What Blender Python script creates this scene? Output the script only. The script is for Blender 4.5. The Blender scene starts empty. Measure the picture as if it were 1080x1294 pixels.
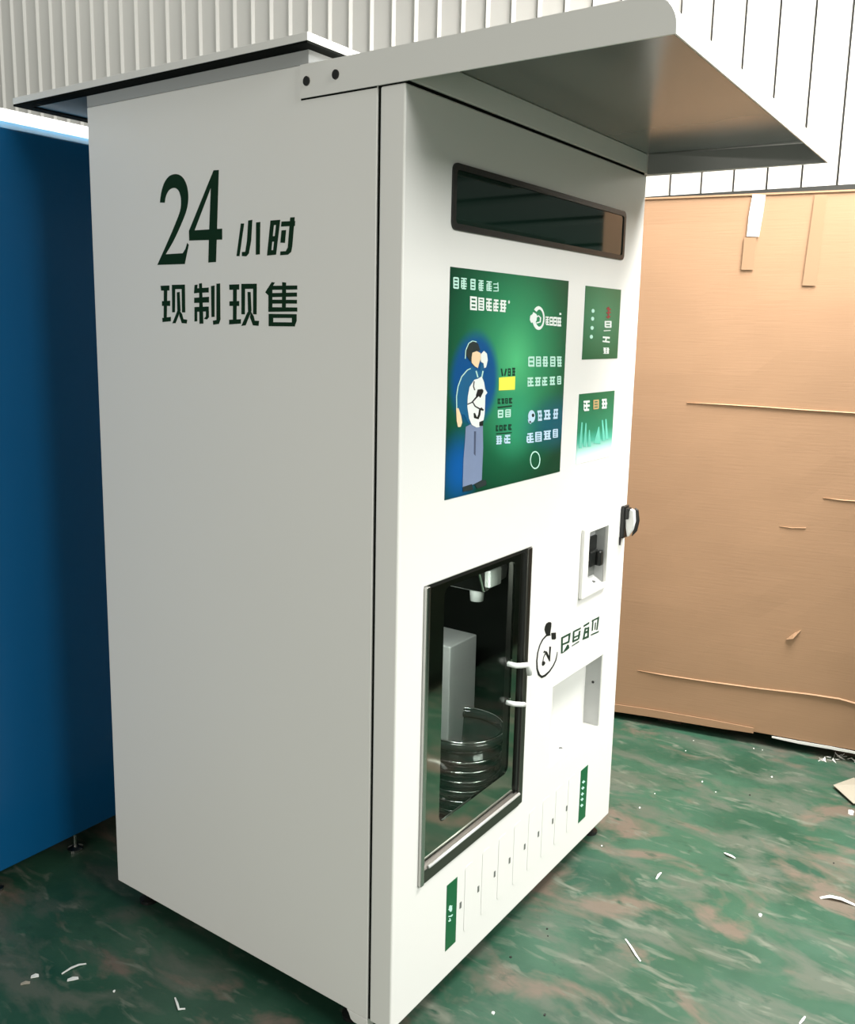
import bpy, bmesh, math, random
from mathutils import Vector, Matrix
random.seed(7)
scene = bpy.context.scene
COL = scene.collection

# ------------------------------------------------------------------ camera
CAM = Vector((-1.35446, -0.98925, 1.42989))
YAW, PITCH, ROLL, FPX, PPX, PPY = 0.954935, -0.173647, 0.018836, 1161.883, 521.236, 621.416
_f = Vector((math.cos(PITCH) * math.sin(YAW), math.cos(PITCH) * math.cos(YAW), math.sin(PITCH)))
_r0 = Vector((math.cos(YAW), -math.sin(YAW), 0)); _u0 = _r0.cross(_f)
_r = math.cos(ROLL) * _r0 + math.sin(ROLL) * _u0
_u = -math.sin(ROLL) * _r0 + math.cos(ROLL) * _u0
cd = bpy.data.cameras.new('camera'); cam = bpy.data.objects.new('camera', cd); COL.objects.link(cam)
m = Matrix((( _r.x, _u.x, -_f.x), (_r.y, _u.y, -_f.y), (_r.z, _u.z, -_f.z))).to_4x4(); m.translation = CAM
cam.matrix_world = m
cd.sensor_fit = 'VERTICAL'; cd.sensor_height = 36.0; cd.lens = 36.0 * FPX / 1294
cd.shift_x = (540 - PPX) / 1294; cd.shift_y = (PPY - 647) / 1294
cd.clip_start = 0.05
scene.camera = cam

# ------------------------------------------------------------------ light
scene.view_settings.view_transform = 'Standard'; scene.view_settings.look = 'None'
scene.view_settings.exposure = 0.0; scene.view_settings.gamma = 1.0; scene.view_settings.use_curve_mapping = False
world = bpy.data.worlds.new('workshop_ambience'); scene.world = world; world.use_nodes = True
bg = world.node_tree.nodes['Background']; bg.inputs[0].default_value = (0.93, 0.95, 0.90, 1); bg.inputs[1].default_value = 0.21

def area(name, loc, target, sx, sy, power, color=(1, 1, 1)):
    l = bpy.data.lights.new(name, 'AREA'); l.shape = 'RECTANGLE'; l.size = sx; l.size_y = sy; l.energy = power; l.color = color
    o = bpy.data.objects.new(name, l); COL.objects.link(o); o.location = loc
    o.rotation_euler = (Vector(target) - Vector(loc)).to_track_quat('-Z', 'Y').to_euler()
    return o
area('open_gate_daylight', (0.3, -4.6, 3.7), (0.6, 0.0, 1.2), 3.2, 1.8, 305, (1.0, 1.0, 0.975))
area('roof_skylight', (1.9, -1.6, 4.9), (2.3, -1.2, 0.0), 1.8, 3.4, 90, (1.0, 0.99, 0.96))
area('rear_wall_fill', (0.9, 4.6, 5.4), (1.6, 4.6, 0.0), 2.0, 3.4, 38, (1.0, 0.99, 0.95))  # added fill to lift the far wall, no skylight known there
area('overhead_fill', (1.45, -0.95, 3.35), (1.75, -0.80, 0.0), 1.5, 1.2, 265, (1.0, 0.98, 0.94))  # added fill grading the carton from its top down, no lamp known
area('side_fill', (-4.4, -0.4, 1.05), (0.0, 0.4, 1.0), 4.0, 1.3, 86, (1.0, 0.955, 0.87))  # added low fill for the machine's left side, no windows known

# ------------------------------------------------------------------ helpers
def s2l(c):
    c = c / 255.0
    return c / 12.92 if c <= 0.04045 else ((c + 0.055) / 1.055) ** 2.4
def rgb(r, g, b): return (s2l(r), s2l(g), s2l(b), 1)

def mat(name, color, rough=0.5, metal=0.0, var=0.06, scale=6.0, bump=0.0, bscale=300.0, spec=0.5, stretch=(1, 1, 1)):
    """procedural paint, plastic or metal: a base colour with soft noise variation and optional fine relief"""
    m = bpy.data.materials.new(name); m.use_nodes = True; nt = m.node_tree; b = nt.nodes['Principled BSDF']
    tc = nt.nodes.new('ShaderNodeTexCoord'); mp = nt.nodes.new('ShaderNodeMapping'); mp.inputs['Scale'].default_value = stretch
    nt.links.new(tc.outputs['Object'], mp.inputs[0])
    n = nt.nodes.new('ShaderNodeTexNoise'); n.inputs['Scale'].default_value = scale; n.inputs['Detail'].default_value = 4
    nt.links.new(mp.outputs[0], n.inputs['Vector'])
    mx = nt.nodes.new('ShaderNodeMix'); mx.data_type = 'RGBA'
    mx.inputs[6].default_value = tuple(c * (1 - var) for c in color[:3]) + (1,)
    mx.inputs[7].default_value = tuple(min(1, c * (1 + var)) for c in color[:3]) + (1,)
    nt.links.new(n.outputs[0], mx.inputs[0]); nt.links.new(mx.outputs[2], b.inputs['Base Color'])
    b.inputs['Roughness'].default_value = rough; b.inputs['Metallic'].default_value = metal
    b.inputs['Specular IOR Level'].default_value = spec
    if bump:
        n2 = nt.nodes.new('ShaderNodeTexNoise'); n2.inputs['Scale'].default_value = bscale; n2.inputs['Detail'].default_value = 2
        nt.links.new(mp.outputs[0], n2.inputs['Vector'])
        bp = nt.nodes.new('ShaderNodeBump'); bp.inputs['Strength'].default_value = bump; bp.inputs['Distance'].default_value = 0.002
        nt.links.new(n2.outputs[0], bp.inputs['Height']); nt.links.new(bp.outputs[0], b.inputs['Normal'])
    return m

def ray(x, y):
    return _f + ((x - PPX) / FPX) * _r - ((y - PPY) / FPX) * _u
def hit(x, y, axis, val):
    d = ray(x, y); t = (val - CAM[axis]) / d[axis]
    return CAM + t * d
def hit_plane(x, y, p0, n):
    d = ray(x, y); t = (Vector(p0) - CAM).dot(n) / d.dot(n)
    return CAM + t * d

class MB:
    """collects faces for one mesh object"""
    def __init__(s): s.v = []; s.f = []
    def add(s, vs, fs):
        k = len(s.v); s.v += [Vector(v) for v in vs]; s.f += [tuple(i + k for i in f) for f in fs]; return s
    def box(s, x0, x1, y0, y1, z0, z1):
        return s.add([(x, y, z) for x in (x0, x1) for y in (y0, y1) for z in (z0, z1)],
                     [(0, 1, 3, 2), (4, 6, 7, 5), (0, 4, 5, 1), (2, 3, 7, 6), (0, 2, 6, 4), (1, 5, 7, 3)])
    def prism(s, pts, off):
        """pts: 3-D polygon; off: extrusion vector"""
        n = len(pts); off = Vector(off); P = [Vector(p) for p in pts]
        return s.add(P + [p + off for p in P], [tuple(range(n)), tuple(range(2 * n - 1, n - 1, -1))] +
                     [(i, (i + 1) % n, n + (i + 1) % n, n + i) for i in range(n)])
    def xz(s, poly, y0, y1): return s.prism([(x, y0, z) for x, z in poly], (0, y1 - y0, 0))
    def ring(s, outer, inner, y0, y1):
        n = len(outer); V = [(x, y, z) for poly in (outer, inner) for y in (y0, y1) for x, z in poly]; F = []
        for i in range(n):
            j = (i + 1) % n
            F += [(i, j, 2 * n + j, 2 * n + i), (n + i, 3 * n + i, 3 * n + j, n + j), (i, n + i, n + j, j), (2 * n + i, 2 * n + j, 3 * n + j, 3 * n + i)]
        return s.add(V, F)
    def tube(s, path, r, seg=10):
        P = [Vector(p) for p in path]; n = len(P); R = r if isinstance(r, (list, tuple)) else [r] * n; V = []; F = []
        up = Vector((0.13, 0.27, 0.95))
        for i, p in enumerate(P):
            t = (P[min(i + 1, n - 1)] - P[max(i - 1, 0)]).normalized()
            a = t.cross(up if abs(t.dot(up)) < 0.98 else Vector((1, 0, 0))).normalized(); b = t.cross(a)
            V += [p + R[i] * (math.cos(2 * math.pi * k / seg) * a + math.sin(2 * math.pi * k / seg) * b) for k in range(seg)]
        for i in range(n - 1):
            for k in range(seg):
                F.append((i * seg + k, i * seg + (k + 1) % seg, (i + 1) * seg + (k + 1) % seg, (i + 1) * seg + k))
        F += [tuple(range(seg - 1, -1, -1)), tuple(range((n - 1) * seg, n * seg))]
        return s.add(V, F)
    def lathe(s, prof, c, seg=32):
        """prof: list of (r, z) from bottom to top about the vertical axis through c"""
        V = [(c[0] + r * math.cos(2 * math.pi * k / seg), c[1] + r * math.sin(2 * math.pi * k / seg), c[2] + z) for r, z in prof for k in range(seg)]
        F = [(i * seg + k, i * seg + (k + 1) % seg, (i + 1) * seg + (k + 1) % seg, (i + 1) * seg + k) for i in range(len(prof) - 1) for k in range(seg)]
        return s.add(V, F)
    def build(s, name, material, parent=None, bevel=0, segs=2, smooth=False, label=None, stuff=False):
        org = Vector((0, 0, 0))
        q = parent
        while q is not None: org = org + q.location; q = q.parent
        me = bpy.data.meshes.new(name); me.from_pydata([v - org for v in s.v], [], s.f)
        bm = bmesh.new(); bm.from_mesh(me); bmesh.ops.remove_doubles(bm, verts=bm.verts, dist=1e-6)
        bmesh.ops.recalc_face_normals(bm, faces=bm.faces); bm.to_mesh(me); bm.free()
        me.materials.append(material)
        if smooth:
            for p in me.polygons: p.use_smooth = True
        o = bpy.data.objects.new(name, me); COL.objects.link(o); o.parent = parent
        if bevel:
            b = o.modifiers.new('bevel', 'BEVEL'); b.width = bevel; b.segments = segs; b.limit_method = 'ANGLE'; b.angle_limit = math.radians(40)
        if smooth or bevel:
            w = o.modifiers.new('wn', 'WEIGHTED_NORMAL') if bevel else None
        if label: o['label'] = label
        if stuff: o['kind'] = 'stuff'
        return o

def tag(o, label, cat, group=None):
    o['label'] = label; o['category'] = cat
    if group: o['group'] = group
    return o
def struct(o, label=None):
    o['kind'] = 'structure'
    if label: o['label'] = label
    return o
def thing(name, loc, label, cat, group=None):
    o = bpy.data.objects.new(name, None); COL.objects.link(o); o.location = loc; o.empty_display_size = 0.05
    return tag(o, label, cat, group)
def rrect(x0, z0, x1, z1, r, n=5):
    P = []
    for cx, cz, a0 in ((x1 - r, z1 - r, 0), (x0 + r, z1 - r, 90), (x0 + r, z0 + r, 180), (x1 - r, z0 + r, 270)):
        for k in range(n + 1):
            a = math.radians(a0 + 90 * k / n); P.append((cx + r * math.cos(a), cz + r * math.sin(a)))
    return P
def ell(cx, cy, rx, ry, n=24): return [(cx + rx * math.cos(2 * math.pi * k / n), cy + ry * math.sin(2 * math.pi * k / n)) for k in range(n)]
def stroke(pts, w):
    """polyline with a width at each point -> list of quads (2-D)"""
    W = w if isinstance(w, (list, tuple)) else [w] * len(pts); L = []; R = []
    for i, p in enumerate(pts):
        a = pts[max(i - 1, 0)]; b = pts[min(i + 1, len(pts) - 1)]
        dx, dy = b[0] - a[0], b[1] - a[1]; d = math.hypot(dx, dy) or 1
        nx, ny = -dy / d * W[i] / 2, dx / d * W[i] / 2
        L.append((p[0] + nx, p[1] + ny)); R.append((p[0] - nx, p[1] - ny))
    return [[L[i], L[i + 1], R[i + 1], R[i]] for i in range(len(pts) - 1)]

# flat print and vinyl: outlines measured on the machine's own faces, each a thin film of its own
def film(name, polys, zoom, axis, plane, lift, material, parent, label=None):
    """polys in the pixel frame of a close-up (ox, oy, scale); laid on the face axis = plane, standing proud by lift"""
    mb = MB(); ox, oy, sc = zoom
    for i, poly in enumerate(polys):
        P = [hit(ox + x / sc, oy + y / sc, axis, plane) for x, y in poly]
        for p in P: p[axis] = plane
        d = Vector((0, 0, 0)); d[axis] = -lift - 0.00004 * (i % 9)
        mb.prism(P, d)
    return mb.build(name, material, parent, label=label)

# ------------------------------------------------------------------ materials
M = {}
M['paint'] = mat('white_powder_coat', (0.78, 0.773, 0.738, 1), 0.38, var=0.015, scale=2.2, bump=0.04, bscale=900)
M['canopy'] = mat('white_canopy_coat', (0.74, 0.735, 0.70, 1), 0.34, var=0.02, scale=2.2, bump=0.03, bscale=900)
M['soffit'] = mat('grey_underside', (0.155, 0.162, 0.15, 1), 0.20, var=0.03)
M['collar'] = mat('grey_primer', (0.36, 0.37, 0.36, 1), 0.5, var=0.03)
M['rubber_shade'] = mat('black_rubber_and_shade', (0.004, 0.005, 0.004, 1), 0.9, spec=0.08)  # gasket rubber, and the black used for painted shade
M['black'] = mat('black_plastic_and_shade', (0.010, 0.011, 0.010, 1), 0.35)
M['darkglass'] = mat('dark_tinted_glass', (0.003, 0.014, 0.009, 1), 0.04, spec=0.32)
M['vinyl'] = mat('dark_green_vinyl', rgb(0, 40, 14), 0.65, var=0.05, spec=0.2)
M['green'] = mat('green_vinyl', rgb(8, 92, 52), 0.4, var=0.05)
M['green_char'] = mat('green_ink', rgb(22, 62, 42), 0.5)
M['white_ink'] = mat('white_ink', (0.80, 0.84, 0.80, 1), 0.5, var=0.03)
M['pale_ink'] = mat('pale_mint_ink', rgb(190, 230, 215), 0.5, var=0.03)
M['mint_ink'] = mat('mint_ink', rgb(105, 195, 172), 0.5, var=0.05)
M['lilac_ink'] = mat('pale_blue_ink', rgb(190, 215, 235), 0.5, var=0.03)
M['dark_ink'] = mat('dark_green_ink', rgb(10, 55, 38), 0.5)
M['black_ink'] = mat('black_ink', (0.006, 0.008, 0.007, 1), 0.5)
M['yellow_ink'] = mat('yellow_ink', rgb(245, 240, 85), 0.5, var=0.02)
M['red_ink'] = mat('red_ink', rgb(150, 60, 60), 0.5)
M['tan_ink'] = mat('tan_ink', rgb(200, 170, 120), 0.5)
M['blue_ink'] = mat('blue_ink', rgb(8, 92, 135), 0.5, var=0.1, scale=30)
M['cyan_ink'] = mat('cyan_ink', rgb(60, 160, 200), 0.5)
M['skin_ink'] = mat('skin_ink', rgb(240, 210, 170), 0.5, var=0.04)
M['hair_ink'] = mat('hair_ink', rgb(30, 45, 45), 0.5, var=0.2, scale=60)
M['trouser_ink'] = mat('lavender_grey_ink', rgb(120, 135, 165), 0.5, var=0.08, scale=40)
M['trouser_dark'] = mat('slate_ink', rgb(70, 80, 105), 0.5)
M['steel'] = mat('brushed_steel', (0.55, 0.55, 0.53, 1), 0.24, 1.0, var=0.05, scale=40, stretch=(1, 1, 12))
M['dark_steel'] = mat('dark_brushed_steel', (0.16, 0.155, 0.14, 1), 0.38, 1.0, var=0.12, scale=60, stretch=(1, 1, 14))
M['chrome'] = mat('chrome', (0.80, 0.80, 0.79, 1), 0.12, 1.0, var=0.02)
M['highlight_alu'] = mat('highlight_aluminium', (0.85, 0.85, 0.83, 1), 0.42, 0.6, var=0.02)
M['mirror'] = mat('dark_mirror_glass', (0.33, 0.35, 0.30, 1), 0.06, 1.0, var=0.03)
M['liner'] = mat('black_chamber_liner', (0.014, 0.016, 0.014, 1), 0.30)
M['white_plastic'] = mat('white_plastic', (0.78, 0.78, 0.76, 1), 0.3, var=0.02)
M['grey_recess'] = mat('grey_recess_paint', (0.42, 0.43, 0.42, 1), 0.45, var=0.03)
M['blue'] = mat('blue_enamel', (0.002, 0.085, 0.22, 1), 0.28, var=0.12, scale=1.6)
M['blue_lip_lit'] = mat('lit_blue_enamel', (0.06, 0.45, 0.85, 1), 0.3, var=0.04)  # cabinet blue made lighter, the lit look put into the colour
M['wall'] = mat('white_coated_sheet', (0.80, 0.793, 0.745, 1), 0.40, var=0.03, scale=1.2)
M['groove'] = mat('dark_joint', (0.03, 0.032, 0.028, 1), 0.7)
M['dado'] = mat('grey_render', (0.20, 0.20, 0.18, 1), 0.85, var=0.15, scale=4, bump=0.3, bscale=60)
M['shutter'] = mat('dark_green_shutter', (0.012, 0.022, 0.016, 1), 0.55)
M['wood'] = mat('dark_pallet_wood', (0.05, 0.035, 0.022, 1), 0.8, var=0.25, scale=14, stretch=(1, 8, 8))
M['tape'] = mat('tan_packing_tape', (0.36, 0.225, 0.130, 1), 0.3, var=0.04)
M['white_tape'] = mat('clear_white_tape', (0.85, 0.84, 0.80, 1), 0.2, var=0.04)
M['scrap_card'] = mat('pale_card', (0.36, 0.33, 0.26, 1), 0.7, var=0.08)
M['paper'] = mat('white_paper', (0.82, 0.84, 0.80, 1), 0.6, var=0.03)
M['grit'] = mat('dark_grit', (0.02, 0.022, 0.018, 1), 0.8)

def cardboard():
    m = mat('corrugated_cardboard', (0.385, 0.228, 0.128, 1), 0.72, var=0.10, scale=2.4)
    nt = m.node_tree; b = nt.nodes['Principled BSDF']
    tc = nt.nodes.new('ShaderNodeTexCoord'); mp = nt.nodes.new('ShaderNodeMapping'); mp.inputs['Scale'].default_value = (3, 3, 60)
    n = nt.nodes.new('ShaderNodeTexNoise'); n.inputs['Scale'].default_value = 3; n.inputs['Detail'].default_value = 5
    nt.links.new(tc.outputs['Object'], mp.inputs[0]); nt.links.new(mp.outputs[0], n.inputs[0])
    bp = nt.nodes.new('ShaderNodeBump'); bp.inputs['Strength'].default_value = 0.12; bp.inputs['Distance'].default_value = 0.003
    nt.links.new(n.outputs[0], bp.inputs['Height']); nt.links.new(bp.outputs[0], b.inputs['Normal'])
    return m
M['card'] = cardboard()

def ramp(nt, stops, fac):
    r = nt.nodes.new('ShaderNodeValToRGB'); e = r.color_ramp.elements
    while len(e) > 1: e.remove(e[0])
    e[0].position = stops[0][0]; e[0].color = stops[0][1]
    for p, c in stops[1:]:
        q = e.new(p); q.color = c
    nt.links.new(fac, r.inputs[0]); return r.outputs[0]
def mixc(nt, fac, a, b):
    mx = nt.nodes.new('ShaderNodeMix'); mx.data_type = 'RGBA'
    for i, v in ((0, fac), (6, a), (7, b)):
        if isinstance(v, (tuple, float, int)): mx.inputs[i].default_value = v
        else: nt.links.new(v, mx.inputs[i])
    return mx.outputs[2]
def eldist(nt, gen, c, r):
    a = nt.nodes.new('ShaderNodeVectorMath'); a.operation = 'SUBTRACT'; nt.links.new(gen, a.inputs[0]); a.inputs[1].default_value = (c[0], 0, c[1])
    b = nt.nodes.new('ShaderNodeVectorMath'); b.operation = 'MULTIPLY'; nt.links.new(a.outputs[0], b.inputs[0]); b.inputs[1].default_value = (1 / r[0], 0, 1 / r[1])
    l = nt.nodes.new('ShaderNodeVectorMath'); l.operation = 'LENGTH'; nt.links.new(b.outputs[0], l.inputs[0]); return l.outputs['Value']
def mask(nt, d, inner, outer, amount=1.0):
    mr = nt.nodes.new('ShaderNodeMapRange'); mr.interpolation_type = 'SMOOTHSTEP'; nt.links.new(d, mr.inputs[0])
    mr.inputs[1].default_value = inner; mr.inputs[2].default_value = outer; mr.inputs[3].default_value = amount; mr.inputs[4].default_value = 0.0
    return mr.outputs[0]
def print_mat(name, kind):
    """printed panel artwork: colour fields of the print itself"""
    m = bpy.data.materials.new(name); m.use_nodes = True; nt = m.node_tree; b = nt.nodes['Principled BSDF']
    b.inputs['Roughness'].default_value = 0.28
    tc = nt.nodes.new('ShaderNodeTexCoord'); g = tc.outputs['Generated']
    if kind == 'poster':
        c = ramp(nt, [(0, rgb(84, 192, 128)), (0.32, rgb(52, 145, 98)), (0.72, rgb(22, 94, 62)), (1, rgb(8, 62, 40))], eldist(nt, g, (0.53, 0.60), (0.62, 0.66)))
        c = mixc(nt, mask(nt, eldist(nt, g, (0.55, 0.30), (0.22, 0.2)), 0.2, 1.2, 0.6), c, rgb(52, 160, 118))
        c = mixc(nt, mask(nt, eldist(nt, g, (0.92, 0.27), (0.36, 0.17)), 0.2, 1.1, 0.75), c, rgb(14, 88, 112))
        c = mixc(nt, mask(nt, eldist(nt, g, (0.20, 0.52), (0.20, 0.23)), 0.7, 1.04, 0.95), c, rgb(12, 78, 140))
        c = mixc(nt, mask(nt, eldist(nt, g, (0.10, 0.13), (0.17, 0.20)), 0.1, 1.1, 0.95), c, rgb(10, 88, 160))
    elif kind == 'panel':
        c = ramp(nt, [(0, rgb(66, 135, 100)), (1, rgb(28, 96, 62))], eldist(nt, g, (0.45, 0.6), (0.8, 0.6)))
    else:
        sx = nt.nodes.new('ShaderNodeSeparateXYZ'); nt.links.new(g, sx.inputs[0])
        c = ramp(nt, [(0, rgb(244, 252, 250)), (0.12, rgb(205, 240, 235)), (0.30, rgb(70, 175, 150)), (0.45, rgb(32, 130, 95)), (1, rgb(22, 105, 68))], sx.outputs[2])
    nt.links.new(c, b.inputs['Base Color'])
    return m
M['poster'] = print_mat('printed_poster', 'poster'); M['panel'] = print_mat('printed_panel', 'panel'); M['spray'] = print_mat('printed_spray_panel', 'spray')

def floor_mat():
    m = bpy.data.materials.new('worn_green_floor_paint'); m.use_nodes = True; nt = m.node_tree; b = nt.nodes['Principled BSDF']
    tc = nt.nodes.new('ShaderNodeTexCoord')
    def noise(scale, detail=6, rough=0.6, dist=0.0, st=(1, 1, 1), rz=0.0, off=(0, 0, 0)):
        mp = nt.nodes.new('ShaderNodeMapping'); mp.inputs['Scale'].default_value = st; mp.inputs['Rotation'].default_value = (0, 0, rz); mp.inputs['Location'].default_value = off
        nt.links.new(tc.outputs['Object'], mp.inputs[0])
        n = nt.nodes.new('ShaderNodeTexNoise'); n.inputs['Scale'].default_value = scale; n.inputs['Detail'].default_value = detail
        n.inputs['Roughness'].default_value = rough; n.inputs['Distortion'].default_value = dist
        nt.links.new(mp.outputs[0], n.inputs[0]); return n.outputs[0]
    def sel(n, a, c): 
        mr = nt.nodes.new('ShaderNodeMapRange'); nt.links.new(n, mr.inputs[0]); mr.inputs[1].default_value = a; mr.inputs[2].default_value = c; return mr.outputs[0]
    c = mixc(nt, sel(noise(2.6, 4, 0.55, 0.3), 0.38, 0.62), (0.013, 0.060, 0.034, 1), (0.034, 0.096, 0.058, 1))
    c = mixc(nt, sel(noise(3.4, 5, 0.6, 0.4, (2.3, 1, 1), -0.25), 0.48, 0.62), c, (0.080, 0.102, 0.076, 1))
    c = mixc(nt, sel(noise(3.0, 5, 0.6, 0.4, (1.6, 1, 1), -0.2, (5.3, 2.9, 0)), 0.54, 0.64), c, (0.132, 0.108, 0.082, 1))
    c = mixc(nt, sel(noise(9, 4, 0.55, 0.6, (3.0, 1, 1), -0.35), 0.58, 0.74), c, (0.140, 0.160, 0.122, 1))
    c = mixc(nt, sel(noise(14, 4, 0.55, 0.4, (2.4, 1, 1), -0.15, (7, 2, 0)), 0.60, 0.74), c, (0.020, 0.062, 0.038, 1))
    nt.links.new(c, b.inputs['Base Color'])
    rr = nt.nodes.new('ShaderNodeMapRange'); nt.links.new(noise(6, 5), rr.inputs[0]); rr.inputs[1].default_value = 0.3; rr.inputs[2].default_value = 0.7
    rr.inputs[3].default_value = 0.30; rr.inputs[4].default_value = 0.55; nt.links.new(rr.outputs[0], b.inputs['Roughness'])
    bp = nt.nodes.new('ShaderNodeBump'); bp.inputs['Strength'].default_value = 0.15; bp.inputs['Distance'].default_value = 0.004
    nt.links.new(noise(30, 4), bp.inputs['Height']); nt.links.new(bp.outputs[0], b.inputs['Normal'])
    return m
M['floor'] = floor_mat()

# ------------------------------------------------------------------ setting
FZ = -0.06                                    # floor level; z = 0 is the underside of the machine's door
struct(MB().box(-5, 4.2, -5.5, 7.6, FZ - 0.1, FZ).build('floor', M['floor']), 'worn green painted concrete workshop floor')
# wall of ribbed white sheets: direction and rib pitch measured from the photograph
E = Vector((0.0493, -0.9988, 0)); NW = Vector((-0.9988, -0.0493, 0)); PITCHW = 0.15
WO = Vector((2.9135, 5.8060, 0))
def wl(t, h, z): return WO + E * t + NW * h + Vector((0, 0, z))
WT0, WT1 = -0.9, 6.72                         # sheeting runs between these; dark shuttering beyond
mb = MB(); mb.prism([wl(WT0, -0.02, FZ), wl(WT1, -0.02, FZ), wl(WT1, -0.22, FZ), wl(WT0, -0.22, FZ)], (0, 0, 2.10 - FZ))
wall = struct(mb.build('wall_right', M['dado']), 'workshop wall with ribbed white sheet cladding above a grey base')
mb = MB(); mb.prism([wl(WT0, -0.002, 2.10), wl(WT1, -0.002, 2.10), wl(WT1, -0.22, 2.10), wl(WT0, -0.22, 2.10)], (0, 0, 3.6)); mb.build('backing', M['groove'], wall)
mb = MB(); mb.prism([wl(WT0, 0.014, 2.055), wl(WT1, 0.014, 2.055), wl(WT1, -0.02, 2.055), wl(WT0, -0.02, 2.055)], (0, 0, 0.045)); mb.build('base_rail', M['groove'], wall)
prof = [(0.012, -0.02), (0.012, 0.016), (0.016, 0.016), (0.030, 0.0), (PITCHW, 0.0), (PITCHW, -0.02)]
mb = MB(); mb.prism([E * t + NW * h for t, h in prof], (0, 0, 3.6))
panel0 = None
for k in range(-6, 44):
    if panel0 is None:
        panel0 = mb.build('wall_panel', M['wall'], None); panel0.parent = wall; o = panel0
    else:
        o = panel0.copy(); COL.objects.link(o); o.parent = wall
    o.location = wl(k * PITCHW, 0, 2.10)
mb = MB(); mb.prism([wl(WT1, -0.02, FZ), wl(10.4, -0.02, FZ), wl(10.4, -0.22, FZ), wl(WT1, -0.22, FZ)], (0, 0, 5.76))
shut = struct(mb.build('door_1', M['shutter']), 'dark roller shutter beside the white sheeting')
mb = MB(); mb.prism([Vector((0, 0, 0)), NW * 0.02, NW * 0.02 + Vector((0, 0, 0.10)), Vector((0, 0, 0.13))], E * (10.4 - WT1))
sl0 = None
for k in range(40):
    if sl0 is None: sl0 = mb.build('shutter_slat', M['shutter'], None); sl0.parent = shut; o = sl0
    else: o = sl0.copy(); COL.objects.link(o); o.parent = shut
    o.location = wl(WT1, -0.02, FZ + 0.14 * k)

# ------------------------------------------------------------------ the vending machine
W, D, HD, HB, DT = 1.1023, 0.8893, 1.850, 1.911, 0.055
vm = thing('vending_machine', (0.55, 0.45, FZ), 'tall white water vending machine with an overhanging canopy and green printed panels', 'vending machine')
# cabinet shell
mb = MB(); T = 0.02; Y0 = 0.061
mb.box(0, T, Y0, D, 0, HB); mb.box(W - T, W, Y0, D, 0, HB); mb.box(T, W - T, D - T, D, 0, HB)
mb.box(T, W - T, Y0, D - T, HB - T, HB); mb.box(T, W - T, Y0, D - T, 0, T)
body = mb.build('cabinet_body', M['paint'], vm, bevel=0.002)
MB().prism([(0.0, 0.061, 0.0), (0.0, 0.118, 0.0), (0.0, 0.112, -0.008), (0.0, 0.106, -0.020), (0.0, 0.098, -0.024), (0.0, 0.061, -0.024)], (0.03, 0, 0)).build('corner_bracket', M['paint'], vm, bevel=0.002)
MB().ring(rrect(0.004, 0.0, W - 0.004, HD, 0.002), rrect(0.030, 0.026, W - 0.030, HD - 0.026, 0.002), DT, Y0).build('door_gasket', M['rubber_shade'], vm)
MB().box(0.0, W, 0.001, Y0 + 0.002, 1.857, 1.905).build('fascia', M['paint'], vm, bevel=0.0015)
MB().box(0.003, W - 0.003, 0.006, Y0, 1.848, 1.858).build('top_gasket', M['rubber_shade'], vm)
# levelling feet
for fx, fy in ((0.05, 0.14), (W - 0.035, 0.045), (0.05, D - 0.06), (W - 0.05, D - 0.06)):
    f = MB().lathe([(0.0, 0), (0.024, 0), (0.024, 0.008), (0.010, 0.014), (0.007, 0.014), (0.007, 0.061), (0, 0.061)], (fx, fy, FZ), 16).build('levelling_foot', M['black'], vm, smooth=False)
# door: front skin with real cut-outs
WIN = (0.090, 0.534, 0.284, 0.932); RD = (0.838, 0.958, 0.757, 0.917); PK = (0.684, 0.993, 0.318, 0.534)
xs = sorted({0.0, W, *(c for h in (WIN, RD, PK) for c in h[:2])}); zs = sorted({0.0, HD, *(c for h in (WIN, RD, PK) for c in h[2:])})
def solid(i, j):
    if i < 0 or j < 0 or i >= len(xs) - 1 or j >= len(zs) - 1: return False
    cx, cz = (xs[i] + xs[i + 1]) / 2, (zs[j] + zs[j + 1]) / 2
    return not any(h[0] < cx < h[1] and h[2] < cz < h[3] for h in (WIN, RD, PK))
mb = MB()
for i in range(len(xs) - 1):
    for j in range(len(zs) - 1):
        if not solid(i, j): continue
        a, b, c, d = xs[i], xs[i + 1], zs[j], zs[j + 1]
        mb.add([(a, 0, c), (b, 0, c), (b, 0, d), (a, 0, d)], [(0, 1, 2, 3)]); mb.add([(a, DT, c), (b, DT, c), (b, DT, d), (a, DT, d)], [(3, 2, 1, 0)])
        for (di, dj, p, q) in ((-1, 0, (a, c), (a, d)), (1, 0, (b, c), (b, d)), (0, -1, (a, c), (b, c)), (0, 1, (a, d), (b, d))):
            if not solid(i + di, j + dj):
                mb.add([(p[0], 0, p[1]), (q[0], 0, q[1]), (q[0], DT, q[1]), (p[0], DT, p[1])], [(0, 1, 2, 3)])
door = mb.build('front_door', M['paint'], vm, bevel=0.004, segs=3)

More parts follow.
